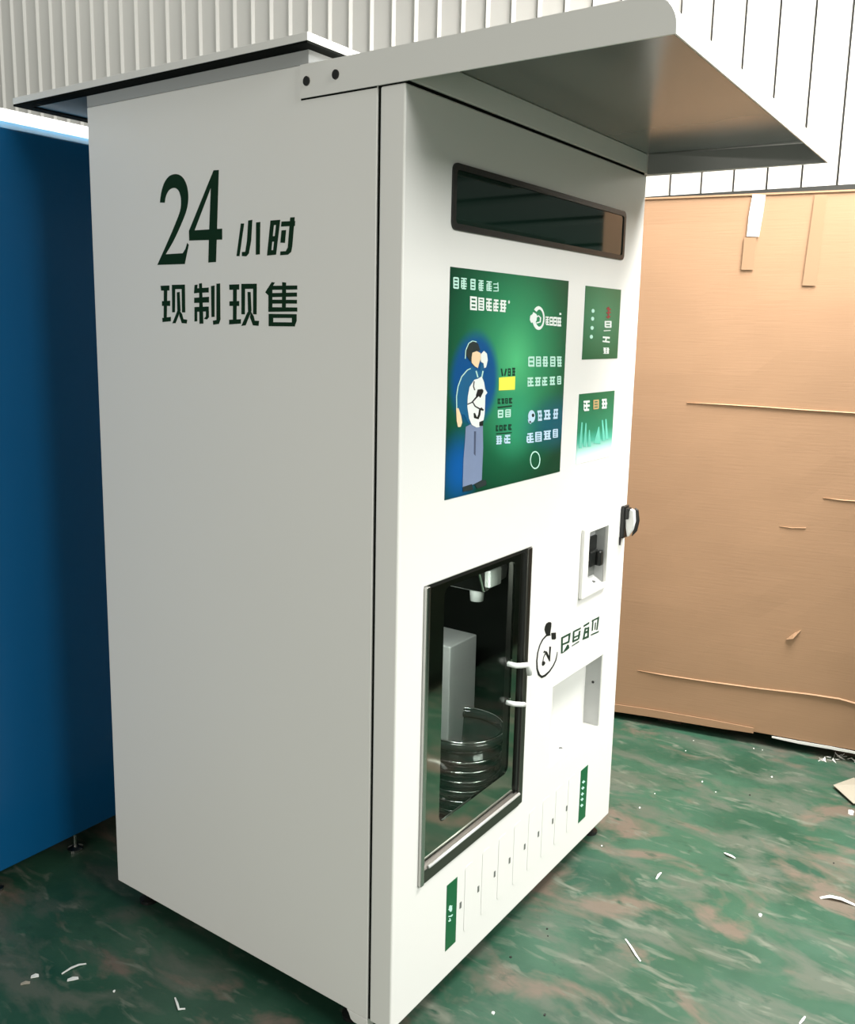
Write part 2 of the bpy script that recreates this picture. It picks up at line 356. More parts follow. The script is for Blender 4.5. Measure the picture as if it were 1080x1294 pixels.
# canopy: tray with rolled front edge and side arms, bolted to the cabinet
CX0, CX1 = -0.004, 1.145
cy0, cy1 = -0.476, -0.445
top = [(-1, 1.910)]
R = 0.048
def cprof(yf, inset=0.0):
    P = []
    for k in range(9):
        a = math.radians(90 * k / 8); P.append((yf + R - (R - inset) * math.sin(a), 1.910 - R + (R - inset) * math.cos(a)))
    return P
mb = MB(); V = []; F = []
po0, po1, pi0, pi1 = cprof(cy0), cprof(cy1), cprof(cy0, 0.003), cprof(cy1, 0.003)
rows = []
for x, po, yb in ((CX0, po0, 0.06), (CX1, po1, 0.06)):
    rows.append([(x, yb, 1.910)] + [(x, y, z) for y, z in po] + [(x, po[-1][0], 1.852)])
inn = []
for x, pi, yb in ((CX0 + 0.003, pi0, 0.06), (CX1 - 0.003, pi1, 0.06)):
    inn.append([(x, yb, 1.907)] + [(x, y, z) for y, z in pi] + [(x, pi[-1][0], 1.852)])
n = len(rows[0]); V = rows[0] + rows[1] + inn[0] + inn[1]
for i in range(n - 1):
    F += [(i, i + 1, n + i + 1, n + i), (2 * n + i, 3 * n + i, 3 * n + i + 1, 2 * n + i + 1)]
F += [(n - 1, 3 * n - 1, 4 * n - 1, 2 * n - 1), (0, n, 3 * n, 2 * n)]
mb.add(V, F)
canopy = mb.build('canopy', M['canopy'], vm, label='white sheet metal rain canopy with a rolled front edge')
# underside sheet
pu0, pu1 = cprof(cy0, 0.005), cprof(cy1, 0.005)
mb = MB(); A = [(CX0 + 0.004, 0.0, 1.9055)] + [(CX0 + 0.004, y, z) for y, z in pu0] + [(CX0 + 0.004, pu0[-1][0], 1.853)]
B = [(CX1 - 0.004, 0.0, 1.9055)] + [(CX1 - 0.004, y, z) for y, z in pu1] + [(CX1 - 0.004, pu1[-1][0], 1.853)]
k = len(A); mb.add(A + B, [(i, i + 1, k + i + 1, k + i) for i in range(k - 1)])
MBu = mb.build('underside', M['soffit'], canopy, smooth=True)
mb = MB(); mb.prism([(CX0, 0.240, 1.851), (CX0, cy0, 1.852)] + [(CX0, y, z) for y, z in reversed(po0)] + [(CX0, 0.240, 1.910)], (0.0035, 0, 0))
MB.build(mb, 'side_arm', M['canopy'], canopy)
mb = MB(); mb.prism([(W + 0.001, 0.240, 1.851), (CX1, cy1, 1.852)] + [(CX1, y, z) for y, z in reversed(po1)] + [(W + 0.001, 0.06, 1.910), (W + 0.001, 0.240, 1.910)], (0.0035, 0, 0))
mb.build('side_arm', M['canopy'], canopy)
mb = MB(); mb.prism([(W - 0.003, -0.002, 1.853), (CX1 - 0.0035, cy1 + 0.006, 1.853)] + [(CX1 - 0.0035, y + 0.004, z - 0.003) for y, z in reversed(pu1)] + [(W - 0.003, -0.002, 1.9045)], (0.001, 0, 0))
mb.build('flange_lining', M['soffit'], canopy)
MB().box(-0.0015, 0.0, 0.062, 0.240, 1.8485, 1.851).build('arm_shadow_line', M['rubber_shade'], canopy)  # black line standing in for the shadow gap beneath the arm
for y, z in ((0.223, 1.8795), (0.153, 1.8815)):
    mb = MB(); mb.prism([(CX0, y + 0.0075 * math.cos(a), z + 0.0085 * math.sin(a)) for a in [2 * math.pi * k / 14 for k in range(14)]], (-0.003, 0, 0))
    mb.build('bolt', M['black'], canopy)

# roof slab on a grey collar
SX0, SX1, SY0, SY1, SZ0, SZ1 = -0.034, W + 0.034, 0.195, 1.125, 1.939, 1.9535
rp = MB().box(SX0, SX1, SY0, SY1, SZ0, SZ1).build('roof_panel', M['canopy'], vm, bevel=0.001)
MB().box(0.0, W, 0.222, D, HB, SZ0).build('roof_collar', M['collar'], vm, bevel=0.002)
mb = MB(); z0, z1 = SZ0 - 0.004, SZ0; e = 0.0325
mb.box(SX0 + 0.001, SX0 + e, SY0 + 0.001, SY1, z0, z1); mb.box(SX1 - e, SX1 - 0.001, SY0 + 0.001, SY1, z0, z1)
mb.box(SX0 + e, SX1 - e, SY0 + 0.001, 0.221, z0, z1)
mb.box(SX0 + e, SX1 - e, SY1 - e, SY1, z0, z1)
mb.build('soffit_shade_strip', M['rubber_shade'], rp)  # black strips stand in for the shade under the slab's overhang
MB().box(0.002, W - 0.002, D + 0.002, SY1 - e, SZ0 - 0.002, SZ0).build('rear_soffit', M['black'], rp)  # sheet blackened to paint in the shade under the rear overhang

# ---- display window
dx0, dx1, dz0, dz1 = 0.152, 0.972, 1.620, 1.742
dw = MB().xz(rrect(dx0 + 0.012, dz0 + 0.012, dx1 - 0.012, dz1 - 0.012, 0.008), -0.0015, 0.0).build('display_window', M['darkglass'], vm, label='long dark glass display strip')
MB().ring(rrect(dx0, dz0, dx1, dz1, 0.014), rrect(dx0 + 0.012, dz0 + 0.012, dx1 - 0.012, dz1 - 0.012, 0.008), -0.004, 0.0).build('bezel', M['black'], dw)

# ---- printed poster
FY = 0.0
po = MB().box(0.153, 0.660, -0.0015, 0.0, 1.098, 1.551).build('poster', M['poster'], vm, label='green printed poster panel with an illustrated figure')
Z3 = (540, 320, 3.857); ZF = (570, 420, 6.157)
def fr(name, polys, zoom, layer, material, parent, label=None):
    y = -0.0015 - 0.0004 * layer
    return film(name, polys, zoom, 1, y, 0.0004, M[material], parent, label)
def glyphs(boxes, slant=0.0, seed=1, bars=3):
    """block characters as the photograph shows them: close horizontal and vertical strokes inside each cell"""
    rnd = random.Random(seed); out = []
    for (x0, y0, x1, y1) in boxes:
        w, h = x1 - x0, y1 - y0; sl = slant * w
        def q(a, b, c, d):   # cell-relative box with the row's slant
            out.append([(x0 + a * w, y0 + b * h + sl * a), (x0 + c * w, y0 + b * h + sl * c), (x0 + c * w, y0 + d * h + sl * c), (x0 + a * w, y0 + d * h + sl * a)])
        n = bars + rnd.choice((0, 0, 1)); t = 0.62 / n
        for i in range(n):
            yy = i * (1 - t) / (n - 1); ins = rnd.choice((0, 0, 0.12)); q(ins, yy, 1 - rnd.choice((0, 0, 0.1)), yy + t)
        k = rnd.choice((0, 1, 2))
        if k == 0: q(0.0, 0.05, 0.2, 0.95); q(0.8, 0.05, 1.0, 0.95)
        elif k == 1: q(0.40, 0, 0.62, 1); q(0.0, 0.3, 0.16, 0.9)
        else: q(0.15, 0, 0.36, 1.0); q(0.66, 0.1, 0.86, 0.9)
    return out
fr('printed_title', glyphs([(125, 115, 152, 172), (163, 119, 190, 174), (208, 124, 233, 178), (248, 130, 272, 182), (287, 135, 312, 183)], 0.1, 3, 4) + stroke([(320, 150), (343, 150)], 5) + stroke([(322, 168), (343, 168)], 5) + stroke([(320, 184), (344, 184)], 5) + stroke([(342, 142), (344, 186)], 4), Z3, 1, 'pale_ink', po)
fr('printed_title', glyphs([(207, 209, 240, 276), (247, 215, 275, 278), (285, 219, 312, 280), (320, 224, 345, 282), (352, 227, 382, 285)], 0.1, 8, 4) + stroke([(392, 238), (400, 238)], 5) + stroke([(396, 230), (396, 246)], 4), Z3, 1, 'white_ink', po)
# round emblem
ringo, ringi = ell(540, 316, 30, 58, 24), ell(544, 316, 19, 42, 24)
fr('printed_emblem', [[ringo[i], ringo[(i + 1) % 24], ringi[(i + 1) % 24], ringi[i]] for i in range(24) if i != 14] + [[(500, 305), (520, 290), (532, 300), (530, 330), (505, 340), (498, 325)]] + stroke([(530, 340), (548, 335), (550, 315), (540, 305), (528, 312)], 6), Z3, 1, 'white_ink', po)
fr('printed_emblem_text', glyphs([(575, 308, 592, 350), (594, 309, 611, 352), (613, 310, 630, 354), (632, 312, 650, 356)], 0.05, 5, 3) + [[(642, 291), (651, 291), (651, 301), (642, 301)]], Z3, 1, 'white_ink', po)
fr('printed_row', glyphs([(490, 503, 520, 553), (528, 503, 552, 553), (560, 503, 586, 553), (597, 503, 622, 553), (630, 503, 652, 553)], 0.0, 11, 3), Z3, 1, 'pale_ink', po)
fr('printed_row', glyphs([(487, 606, 517, 650), (524, 605, 551, 648), (558, 604, 583, 646), (595, 602, 620, 643), (631, 599, 650, 640)], -0.05, 12, 3), Z3, 1, 'pale_ink', po)
fr('printed_row', [ell(507, 795, 17, 30)] + [[(488, 810), (505, 815), (503, 832), (492, 826)]] + glyphs([(535, 767, 557, 818), (567, 765, 598, 812), (612, 760, 635, 808)], -0.08, 13, 3), Z3, 1, 'lilac_ink', po)
fr('printed_mark', [ell(514, 790, 6, 9, 12), ell(500, 822, 4, 5, 10)], Z3, 2, 'black_ink', po)
fr('printed_row', glyphs([(482, 878, 517, 926), (524, 872, 556, 920), (566, 866, 600, 910), (610, 858, 634, 900)], -0.1, 14, 4), Z3, 1, 'lilac_ink', po)
ringo, ringi = ell(524, 1008, 25, 44, 24), ell(524, 1008, 21, 38, 24)
fr('printed_ring', [[ringo[i], ringo[(i + 1) % 24], ringi[(i + 1) % 24], ringi[i]] for i in range(24)], Z3, 1, 'pale_ink', po)
fr('yellow_tag', [[(348, 606), (427, 600), (425, 665), (347, 669)]], Z3, 1, 'yellow_ink', po)
fr('printed_caption', stroke([(360, 562), (366, 598)], 6) + stroke([(384, 563), (376, 597)], 6) + glyphs([(392, 561, 405, 598), (413, 558, 426, 597)], 0, 4, 3), Z3, 1, 'dark_ink', po)
fr('printed_caption', glyphs([(342, 708, 356, 735), (361, 707, 373, 734), (379, 706, 391, 733), (397, 705, 412, 732)], 0, 21, 2) + stroke([(342, 752), (410, 744)], 7), Z3, 1, 'dark_ink', po)
fr('printed_price', glyphs([(342, 764, 368, 803), (378, 761, 405, 800)], -0.05, 22, 3), Z3, 1, 'pale_ink', po)
fr('printed_caption', glyphs([(333, 838, 344, 868), (350, 837, 365, 866), (371, 835, 385, 864), (394, 833, 409, 862)], 0, 23, 2) + stroke([(335, 880), (410, 874)], 5), Z3, 1, 'dark_ink', po)
fr('printed_price', glyphs([(335, 890, 362, 932), (373, 886, 402, 928)], -0.05, 24, 3), Z3, 1, 'lilac_ink', po)
# illustrated standing figure
fr('printed_trousers', [[(112, 735), (150, 715), (245, 725), (247, 900), (236, 1150), (160, 1188), (88, 1210), (93, 1000), (106, 850)]], ZF, 1, 'trouser_ink', po)
fr('printed_crease', [[(178, 770), (192, 770), (187, 960), (176, 945)]], ZF, 2, 'trouser_dark', po)
fr('printed_shoe', [[(90, 1202), (160, 1180), (168, 1222), (150, 1230), (90, 1240)]], ZF, 2, 'hair_ink', po)
fr('printed_shoe', [[(178, 1180), (235, 1150), (268, 1148), (276, 1188), (200, 1215)]], ZF, 2, 'hair_ink', po)
fr('printed_shirt', [[(40, 595), (40, 470), (58, 395), (88, 332), (130, 285), (165, 262), (190, 288), (222, 300), (228, 245), (258, 245), (250, 330), (258, 430), (264, 520), (250, 640), (160, 725), (128, 700), (100, 640), (78, 640)]], ZF, 1, 'blue_ink', po)
fr('printed_outline', stroke([(42, 590), (40, 500), (52, 420), (80, 345), (125, 292), (150, 282)], 7) + stroke([(192, 300), (206, 350)], 9) + stroke([(246, 300), (236, 350)], 8), ZF, 2, 'pale_ink', po)
fr('printed_hand', [[(38, 590), (56, 590), (76, 650), (84, 700), (72, 735), (52, 737), (42, 690)]], ZF, 2, 'skin_ink', po)
fr('printed_hair', [[(116, 175), (120, 120), (145, 82), (178, 70), (208, 88), (224, 140), (200, 150), (168, 158), (160, 205), (150, 225), (130, 200)]], ZF, 2, 'hair_ink', po)
fr('printed_face', [[(164, 158), (198, 146), (226, 160), (230, 200), (216, 240), (206, 278), (184, 265), (158, 236), (158, 198)]], ZF, 3, 'skin_ink', po)
fr('printed_outline', stroke([(108, 205), (112, 140), (135, 85), (165, 66), (195, 74)], 6), ZF, 2, 'pale_ink', po)
fr('printed_cup', [[(230, 168), (254, 144), (276, 165), (283, 215), (270, 272), (255, 277), (250, 240), (232, 232), (226, 200)]], ZF, 3, 'white_ink', po)
fr('printed_gourd', [[(180, 368), (205, 362), (236, 343), (254, 388), (262, 440), (280, 470), (264, 490), (262, 560), (258, 640), (246, 700), (215, 738), (196, 740), (160, 720), (138, 670), (125, 580), (128, 500), (142, 425)]], ZF, 3, 'white_ink', po)
fr('printed_swirl', stroke([(126, 560), (160, 545), (195, 505), (215, 480), (240, 460)], [8, 9, 12, 22, 26]) + [[(205, 445), (240, 440), (250, 455), (240, 480), (225, 510), (210, 490), (190, 495)]] + stroke([(165, 540), (185, 575), (215, 592), (250, 605)], [6, 9, 10, 14]) + stroke([(178, 628), (186, 660), (206, 668), (218, 640), (222, 605), (240, 590)], [10, 22, 20, 16, 14, 18]) + [[(218, 698), (248, 685), (246, 726), (218, 728)]] + stroke([(178, 380), (172, 420), (182, 450)], 6), ZF, 4, 'black_ink', po)

# ---- the two small printed panels
p1 = MB().box(0.755, 0.9705, -0.0015, 0.0, 1.367, 1.545).build('instruction_panel', M['panel'], vm, label='small green printed panel with a column of lights')
ZP = (720, 350, 5.175)
for cx, cy in ((150, 222), (147, 273), (144, 333), (139, 391)): fr('indicator_light', [ell(cx, cy, 10, 13, 14)], ZP, 1, 'pale_ink', p1)
fr('printed_sign', stroke([(240, 205), (266, 215)], 12) + stroke([(238, 235), (266, 232)], 10) + stroke([(252, 195), (250, 272)], 8) + stroke([(238, 262), (264, 258)], 10), ZP, 1, 'red_ink', p1)
fr('printed_sign', glyphs([(226, 288, 270, 332)], 0, 31, 3) + stroke([(220, 352), (264, 350)], 5) + stroke([(214, 394), (258, 398)], 12) + stroke([(212, 420), (258, 426)], 10) + stroke([(236, 398), (232, 422)], 8) + glyphs([(217, 462, 257, 502)], 0, 33, 4), ZP, 1, 'white_ink', p1)
p2 = MB().box(0.749, 0.9655, -0.0015, 0.0, 1.1065, 1.282).build('picture_panel', M['spray'], vm, label='small green picture panel fading to white with light jets')
fr('printed_character', glyphs([(88, 810, 128, 878)], -0.08, 41, 3), ZP, 2, 'white_ink', p2)
fr('printed_character', glyphs([(152, 804, 188, 866)], -0.08, 42, 3), ZP, 2, 'tan_ink', p2)
fr('printed_character', glyphs([(208, 798, 242, 862)], -0.08, 43, 3), ZP, 2, 'white_ink', p2)
for pts, w in (([(78, 950), (66, 1120)], [8, 18]), ([(104, 955), (96, 1110)], [8, 18]), ([(126, 1000), (126, 1110)], [6, 20]), ([(188, 980), (176, 1090)], [6, 44]), ([(210, 935), (222, 1070)], [8, 18]), ([(234, 930), (240, 1060)], [8, 20])):
    fr('printed_jet', stroke(pts, w), ZP, 1, 'mint_ink', p2)

# ---- side lettering
ZL = (190, 200, 5.4)
def side(name, polys): return film(name, polys, ZL, 0, 0.0, 0.0006, M['vinyl'], vm)
def cr(P, n=4):
    out = []
    for i in range(len(P) - 1):
        a, b, c, d = P[max(i - 1, 0)], P[i], P[i + 1], P[min(i + 2, len(P) - 1)]
        for k in range(n):
            t = k / n
            out.append(tuple(0.5 * (2 * b[q] + (c[q] - a[q]) * t + (2 * a[q] - 5 * b[q] + 4 * c[q] - d[q]) * t * t + (3 * b[q] - a[q] - 3 * c[q] + d[q]) * t ** 3) for q in (0, 1)))
    return out + [P[-1]]
def R4(*p): return [(p[i], p[i + 1]) for i in range(0, len(p), 2)]
side('numeral', [R4(48, 728, 235, 722, 262, 590, 252, 578, 240, 618, 222, 648) + cr(R4(105, 655, 160, 560, 215, 440, 248, 350, 259, 270, 252, 200, 234, 150, 206, 118, 170, 108, 130, 122, 97, 165, 76, 230, 66, 302)) + cr(R4(98, 304, 106, 260, 126, 220, 155, 203, 180, 208, 200, 235, 210, 290, 203, 360, 170, 450, 110, 590, 48, 728))[:-1]])
side('numeral', [R4(432, 82, 458, 81, 302, 492, 266, 562, 264, 496), R4(446, 82, 467, 80, 448, 708, 396, 712, 402, 488, 413, 205), R4(264, 494, 490, 480, 490, 555, 266, 562)])
side('character', [R4(618, 445, 640, 445, 608, 668, 588, 668), R4(668, 425, 696, 420, 688, 560, 672, 650, 654, 670, 625, 668, 625, 640, 648, 638, 660, 560), R4(722, 438, 750, 435, 747, 656, 720, 658)])
side('character', [R4(820, 425, 846, 424, 822, 662, 796, 664), R4(862, 422, 886, 420, 858, 655, 834, 660), R4(820, 425, 886, 420, 882, 454, 817, 458), R4(812, 535, 872, 528, 868, 566, 808, 572), R4(800, 630, 860, 625, 857, 658, 797, 664),
     R4(896, 432, 988, 428, 986, 462, 892, 466), R4(955, 404, 985, 402, 968, 600, 960, 640, 940, 658, 886, 662, 888, 636, 925, 634, 938, 610), R4(896, 492, 926, 490, 918, 578, 888, 576)])
side('character', [R4(70, 870, 130, 868, 130, 902, 74, 903), R4(80, 975, 135, 972, 135, 1008, 80, 1008), R4(82, 1090, 140, 1082, 140, 1112, 84, 1118), R4(93, 870, 116, 870, 112, 1100, 92, 1105),
     R4(148, 864, 236, 862, 236, 892, 148, 894), R4(148, 864, 170, 864, 168, 1050, 150, 1052), R4(214, 862, 236, 862, 238, 1052, 217, 1052), R4(182, 915, 200, 912, 206, 1040, 186, 1050), R4(186, 1040, 206, 1040, 172, 1126, 152, 1126), R4(200, 1040, 216, 1062, 226, 1098, 252, 1102, 248, 1128, 215, 1125, 198, 1075)])
side('character', [R4(302, 865, 322, 862, 318, 920, 298, 922), R4(305, 888, 398, 882, 398, 916, 300, 920), R4(300, 952, 400, 945, 400, 984, 300, 988), R4(333, 855, 352, 852, 362, 1128, 336, 1130), R4(302, 1015, 320, 1015, 320, 1112, 302, 1114),
     R4(302, 1015, 398, 1012, 398, 1045, 302, 1048), R4(380, 1012, 398, 1012, 400, 1085, 386, 1100, 366, 1096, 380, 1080), R4(415, 872, 438, 868, 438, 1082, 418, 1084), R4(452, 856, 476, 854, 478, 1100, 468, 1130, 430, 1136, 428, 1108, 452, 1104)])
side('character', [R4(538, 862, 606, 860, 606, 896, 540, 898), R4(540, 976, 606, 974, 606, 1008, 540, 1008), R4(538, 1102, 618, 1098, 618, 1128, 538, 1134), R4(565, 862, 590, 862, 588, 1105, 564, 1105),
     R4(622, 857, 726, 856, 726, 890, 622, 892), R4(622, 857, 646, 857, 645, 1065, 622, 1065), R4(702, 856, 726, 856, 725, 1065, 702, 1065), R4(664, 912, 684, 912, 690, 1040, 668, 1062), R4(664, 1050, 690, 1040, 650, 1140, 622, 1144), R4(686, 1045, 706, 1080, 712, 1108, 742, 1110, 738, 1144, 700, 1140, 680, 1085)])
side('character', [R4(828, 845, 850, 848, 830, 880, 805, 935, 784, 915), R4(806, 900, 832, 880, 832, 1045, 806, 1045), R4(900, 845, 926, 848, 924, 1030, 898, 1030), R4(830, 870, 1002, 868, 1002, 896, 826, 898), R4(820, 920, 1000, 916, 1000, 944, 820, 948),
     R4(820, 965, 1000, 966, 1000, 992, 820, 992), R4(806, 1016, 1002, 1018, 1002, 1046, 806, 1048), R4(808, 1062, 998, 1064, 998, 1090, 808, 1090), R4(808, 1062, 838, 1062, 838, 1145, 808, 1145), R4(966, 1064, 998, 1064, 998, 1110, 985, 1144, 966, 1144), R4(808, 1118, 990, 1120, 986, 1148, 808, 1146)])

# ---- dispensing window
wf = MB().box(WIN[0], WIN[0] + 0.013, -0.007, 0.050, WIN[2], WIN[3]).build('window_frame', M['steel'], vm, bevel=0.002, label='polished steel window frame')
MB().box(WIN[1] - 0.020, WIN[1], -0.003, 0.050, WIN[2], WIN[3]).build('right_jamb', M['dark_steel'], wf, bevel=0.002)
MB().prism([(WIN[0] + 0.013, -0.004, 0.284), (WIN[0] + 0.013, -0.004, 0.314), (WIN[0] + 0.013, 0.012, 0.326), (WIN[0] + 0.013, 0.050, 0.326), (WIN[0] + 0.013, 0.050, 0.284)], (WIN[1] - WIN[0] - 0.033, 0, 0)).build('bottom_rail', M['dark_steel'], wf, bevel=0.001)
MB().tube([(WIN[0] + 0.03, -0.005, 0.3165), (WIN[1] - 0.022, -0.005, 0.3165)], 0.0036, 8).build('highlight_bead', M['highlight_alu'], wf, smooth=True)  # pale bead stands in for the highlight along the ledge
MB().box(WIN[0] + 0.013, WIN[1] - 0.013, 0.004, 0.050, 0.924, 0.932).build('top_rail', M['black'], wf)
# mirror border with the rounded opening into the chamber
gx0, gx1, gz0, gz1 = WIN[0] + 0.013, WIN[1] - 0.020, 0.326, 0.924
ox0, ox1, oz0, oz1 = 0.172, 0.470, 0.388, 0.912
wp = MB().ring(rrect(gx0, gz0, gx1, gz1, 0.002), rrect(ox0, oz0, ox1, oz1, 0.018), 0.006, 0.012).build('window_glass', M['mirror'], vm, label='dark mirror glass border round the opening')
MB().box(gx1 - 0.012, gx1, 0.001, 0.006, gz0, gz1).build('black_strip', M['black'], wp)
# clear pane
def glass():
    m = bpy.data.materials.new('clear_glass'); m.use_nodes = True; nt = m.node_tree; nt.nodes.clear()
    out = nt.nodes.new('ShaderNodeOutputMaterial'); tr = nt.nodes.new('ShaderNodeBsdfTransparent'); gl = nt.nodes.new('ShaderNodeBsdfGlossy')
    tr.inputs[0].default_value = (0.84, 0.88, 0.85, 1); gl.inputs['Roughness'].default_value = 0.02; gl.inputs[0].default_value = (0.9, 0.93, 0.9, 1)
    ns = nt.nodes.new('ShaderNodeTexNoise'); ns.inputs['Scale'].default_value = 3.0; bp = nt.nodes.new('ShaderNodeBump'); bp.inputs['Strength'].default_value = 0.02
    nt.links.new(ns.outputs[0], bp.inputs['Height']); nt.links.new(bp.outputs[0], gl.inputs['Normal'])
    mx = nt.nodes.new('ShaderNodeMixShader'); mx.inputs[0].default_value = 0.045; nt.links.new(tr.outputs[0], mx.inputs[1]); nt.links.new(gl.outputs[0], mx.inputs[2])
    nt.links.new(mx.outputs[0], out.inputs[0]); return m
M['glass'] = glass()
MB().box(ox0 + 0.001, ox1 - 0.001, 0.007, 0.010, oz0 + 0.001, oz1 - 0.001).build('clear_pane', M['glass'], wp)
# chamber
cy = 0.46
mb = MB(); c0, c1, e0, e1 = 0.108, 0.800, 0.200, 0.915
mb.box(c0 - 0.01, c0, 0.058, cy, e0, e1); mb.box(c1, c1 + 0.01, 0.058, cy, e0, e1); mb.box(c0, c1, cy - 0.01, cy, e0, e1); mb.box(c0, c1, 0.058, cy, e0 - 0.01, e0); mb.box(c0, c1, 0.058, cy, e1, e1 + 0.01)
ch = mb.build('filling_chamber', M['liner'], vm)
MB().box(0.525, 0.655, 0.215, 0.330, 0.20, 0.640).build('pipe_housing', M['white_plastic'], ch, bevel=0.004)
MB().prism([(0.400, 0.070, 0.913), (0.560, 0.070, 0.913), (0.545, 0.070, 0.842), (0.440, 0.070, 0.826)], (0, 0.10, 0)).build('filling_head', M['chrome'], ch, bevel=0.006)
MB().box(0.452, 0.505, 0.062, 0.072, 0.838, 0.880).build('head_plate', M['white_plastic'], ch, bevel=0.003)
MB().lathe([(0, -0.02), (0.016, -0.02), (0.02, 0.03), (0.02, 0.05)], (0.490, 0.12, 0.810), 20).build('nozzle', M['white_plastic'], ch, smooth=True)
lens = bpy.data.materials.new('fill_strip_glow'); lens.use_nodes = True; lb = lens.node_tree.nodes['Principled BSDF']; lb.inputs['Emission Color'].default_value = (0.95, 1, 0.97, 1); lb.inputs['Emission Strength'].default_value = 6.0  # glow of the added chamber fill strip, not a lamp lens
MB().box(0.150, 0.330, 0.062, 0.074, 0.900, 0.914).build('chamber_fill_strip', lens, ch)  # glowing strip added to brighten the chamber, no fixture known
cl = area('chamber_fill', (0.24, 0.085, 0.896), (0.58, 0.25, 0.30), 0.16, 0.02, 1.6, (0.97, 1.0, 0.98))  # added fill so the things in the chamber can be seen
BC = (0.512, 0.165, e0); M['bucket'] = mat('smoked_plastic', (0.030, 0.036, 0.033, 1), 0.10, var=0.05)
MB().lathe([(0.0, 0.002), (0.086, 0.002), (0.106, 0.235), (0.102, 0.235), (0.083, 0.008), (0.0, 0.008)], BC, 40).build('bucket_shell', M['bucket'], ch, smooth=True)  # unclear round vessel, taken for a loose bucket
MB().lathe([(0.098, 0.228), (0.114, 0.226), (0.118, 0.238), (0.114, 0.250), (0.100, 0.250), (0.096, 0.238), (0.098, 0.228)], BC, 40).build('bucket_rim', M['bucket'], ch, smooth=True)
MB().lathe([(0.104, 0.2495), (0.112, 0.2495), (0.110, 0.2525), (0.106, 0.2525), (0.104, 0.2495)], BC, 40).build('bucket_edge', M['chrome'], ch, smooth=True)
for k in range(7):
    z = 0.030 + 0.027 * k; r = 0.086 + 0.0858 * z + 0.0015
    MB().lathe([(r, z - 0.009), (r + 0.003, z - 0.005), (r + 0.003, z + 0.005), (r, z + 0.009), (r - 0.002, z), (r, z - 0.009)], BC, 40).build('bucket_band', M['steel'], ch, smooth=True)
# white handle on the right of the pane, clip on the left
def arc(cx, cz, r, a0, a1, y, n=8): return [(cx + r * math.cos(math.radians(a0 + (a1 - a0) * k / n)), y, cz + r * math.sin(math.radians(a0 + (a1 - a0) * k / n))) for k in range(n + 1)]
hp = [(0.462, 0.012, 0.662), (0.462, -0.010, 0.662)] + [(0.470, -0.018, 0.662), (0.492, -0.022, 0.658), (0.502, -0.022, 0.648), (0.506, -0.022, 0.630)]
h1 = MB().tube(hp, 0.0065, 10).build('window_handle', M['white_plastic'], wp, smooth=True)
MB().tube([(0.462, 0.012, 0.566), (0.464, -0.008, 0.566), (0.480, -0.016, 0.562), (0.498, -0.016, 0.556)], 0.006, 10).build('handle_post', M['white_plastic'], wp, smooth=True)
MB().tube([(0.116, 0.014, 0.908), (0.110, 0.006, 0.906), (0.109, 0.005, 0.880), (0.116, 0.010, 0.876)], 0.0025, 8).build('clip', M['chrome'], wp, smooth=True)

# ---- card reader
rd = MB().ring(rrect(0.805, 0.742, 0.972, 0.930, 0.004), rrect(RD[0], RD[2], RD[1], RD[3], 0.003), -0.010, 0.0).build('reader_frame', M['paint'], vm, bevel=0.002)
mb = MB(); x0, x1, z0, z1 = RD; d = 0.029
mb.box(x0, x0 + 0.0015, 0.0, d, z0, z1); mb.box(x1 - 0.0015, x1, 0.0, d, z0, z1); mb.box(x0, x1, d - 0.001, d + 0.003, z0, z1); mb.box(x0, x1, 0, d, z1 - 0.0015, z1)
mb.build('reader_recess', M['grey_recess'], rd)
mb = MB(); mb.prism([(x0, 0.004, z0 + 0.001), (x0, d, z0 + 0.016), (x0, d, z0 + 0.001)], (x1 - x0, 0, 0)); mb.build('reader_sill', M['white_plastic'], rd)
MB().box(0.900, 0.952, 0.019, d, 0.848, 0.888).build('card_slot', M['black'], rd, bevel=0.003)
MB().box(0.898, 0.944, 0.010, d, 0.806, 0.850).build('card_guide', M['black'], rd, bevel=0.004)
MB().box(0.926, 0.950, -0.004, 0.012, 0.806, 0.848).build('card_lip', M['black'], rd, bevel=0.005)
MB().box(0.900, 0.950, 0.021, d, 0.776, 0.808).build('card_base', M['soffit'], rd, bevel=0.003)
MB().lathe([(0, 0), (0.005, 0), (0.005, 0.004), (0, 0.004)], (0.922, 0.010, z0 + 0.004), 12).build('screw', M['soffit'], rd)
# ---- door lock on the right edge
lk = MB().box(1.058, 1.092, -0.012, 0.0, 0.862, 0.955).build('door_lock', M['black'], vm, bevel=0.003, label='black swing handle lock')
MB().prism([(1.066, -0.012, 0.914), (1.066, -0.024, 0.948), (1.066, -0.034, 0.944), (1.066, -0.038, 0.914), (1.066, -0.033, 0.888), (1.066, -0.020, 0.866), (1.066, -0.014, 0.890)], (0.016, 0, 0)).build('lever', M['white_plastic'], lk, bevel=0.002)
MB().prism([(1.082, -0.030, 0.950), (1.082, -0.040, 0.944), (1.082, -0.045, 0.914), (1.082, -0.040, 0.884), (1.082, -0.026, 0.866), (1.082, -0.032, 0.900), (1.082, -0.034, 0.930)], (0.010, 0, 0)).build('lever_edge', M['black'], lk, bevel=0.002)
MB().box(1.060, 1.084, -0.022, -0.012, 0.918, 0.950).build('lock_barrel', M['black'], lk, bevel=0.002)
MB().prism([(1.055, -0.001, 0.866), (1.066, -0.001, 0.866), (1.058, -0.001, 0.842)], (0, -0.004, 0)).build('lock_tail', M['black'], lk)

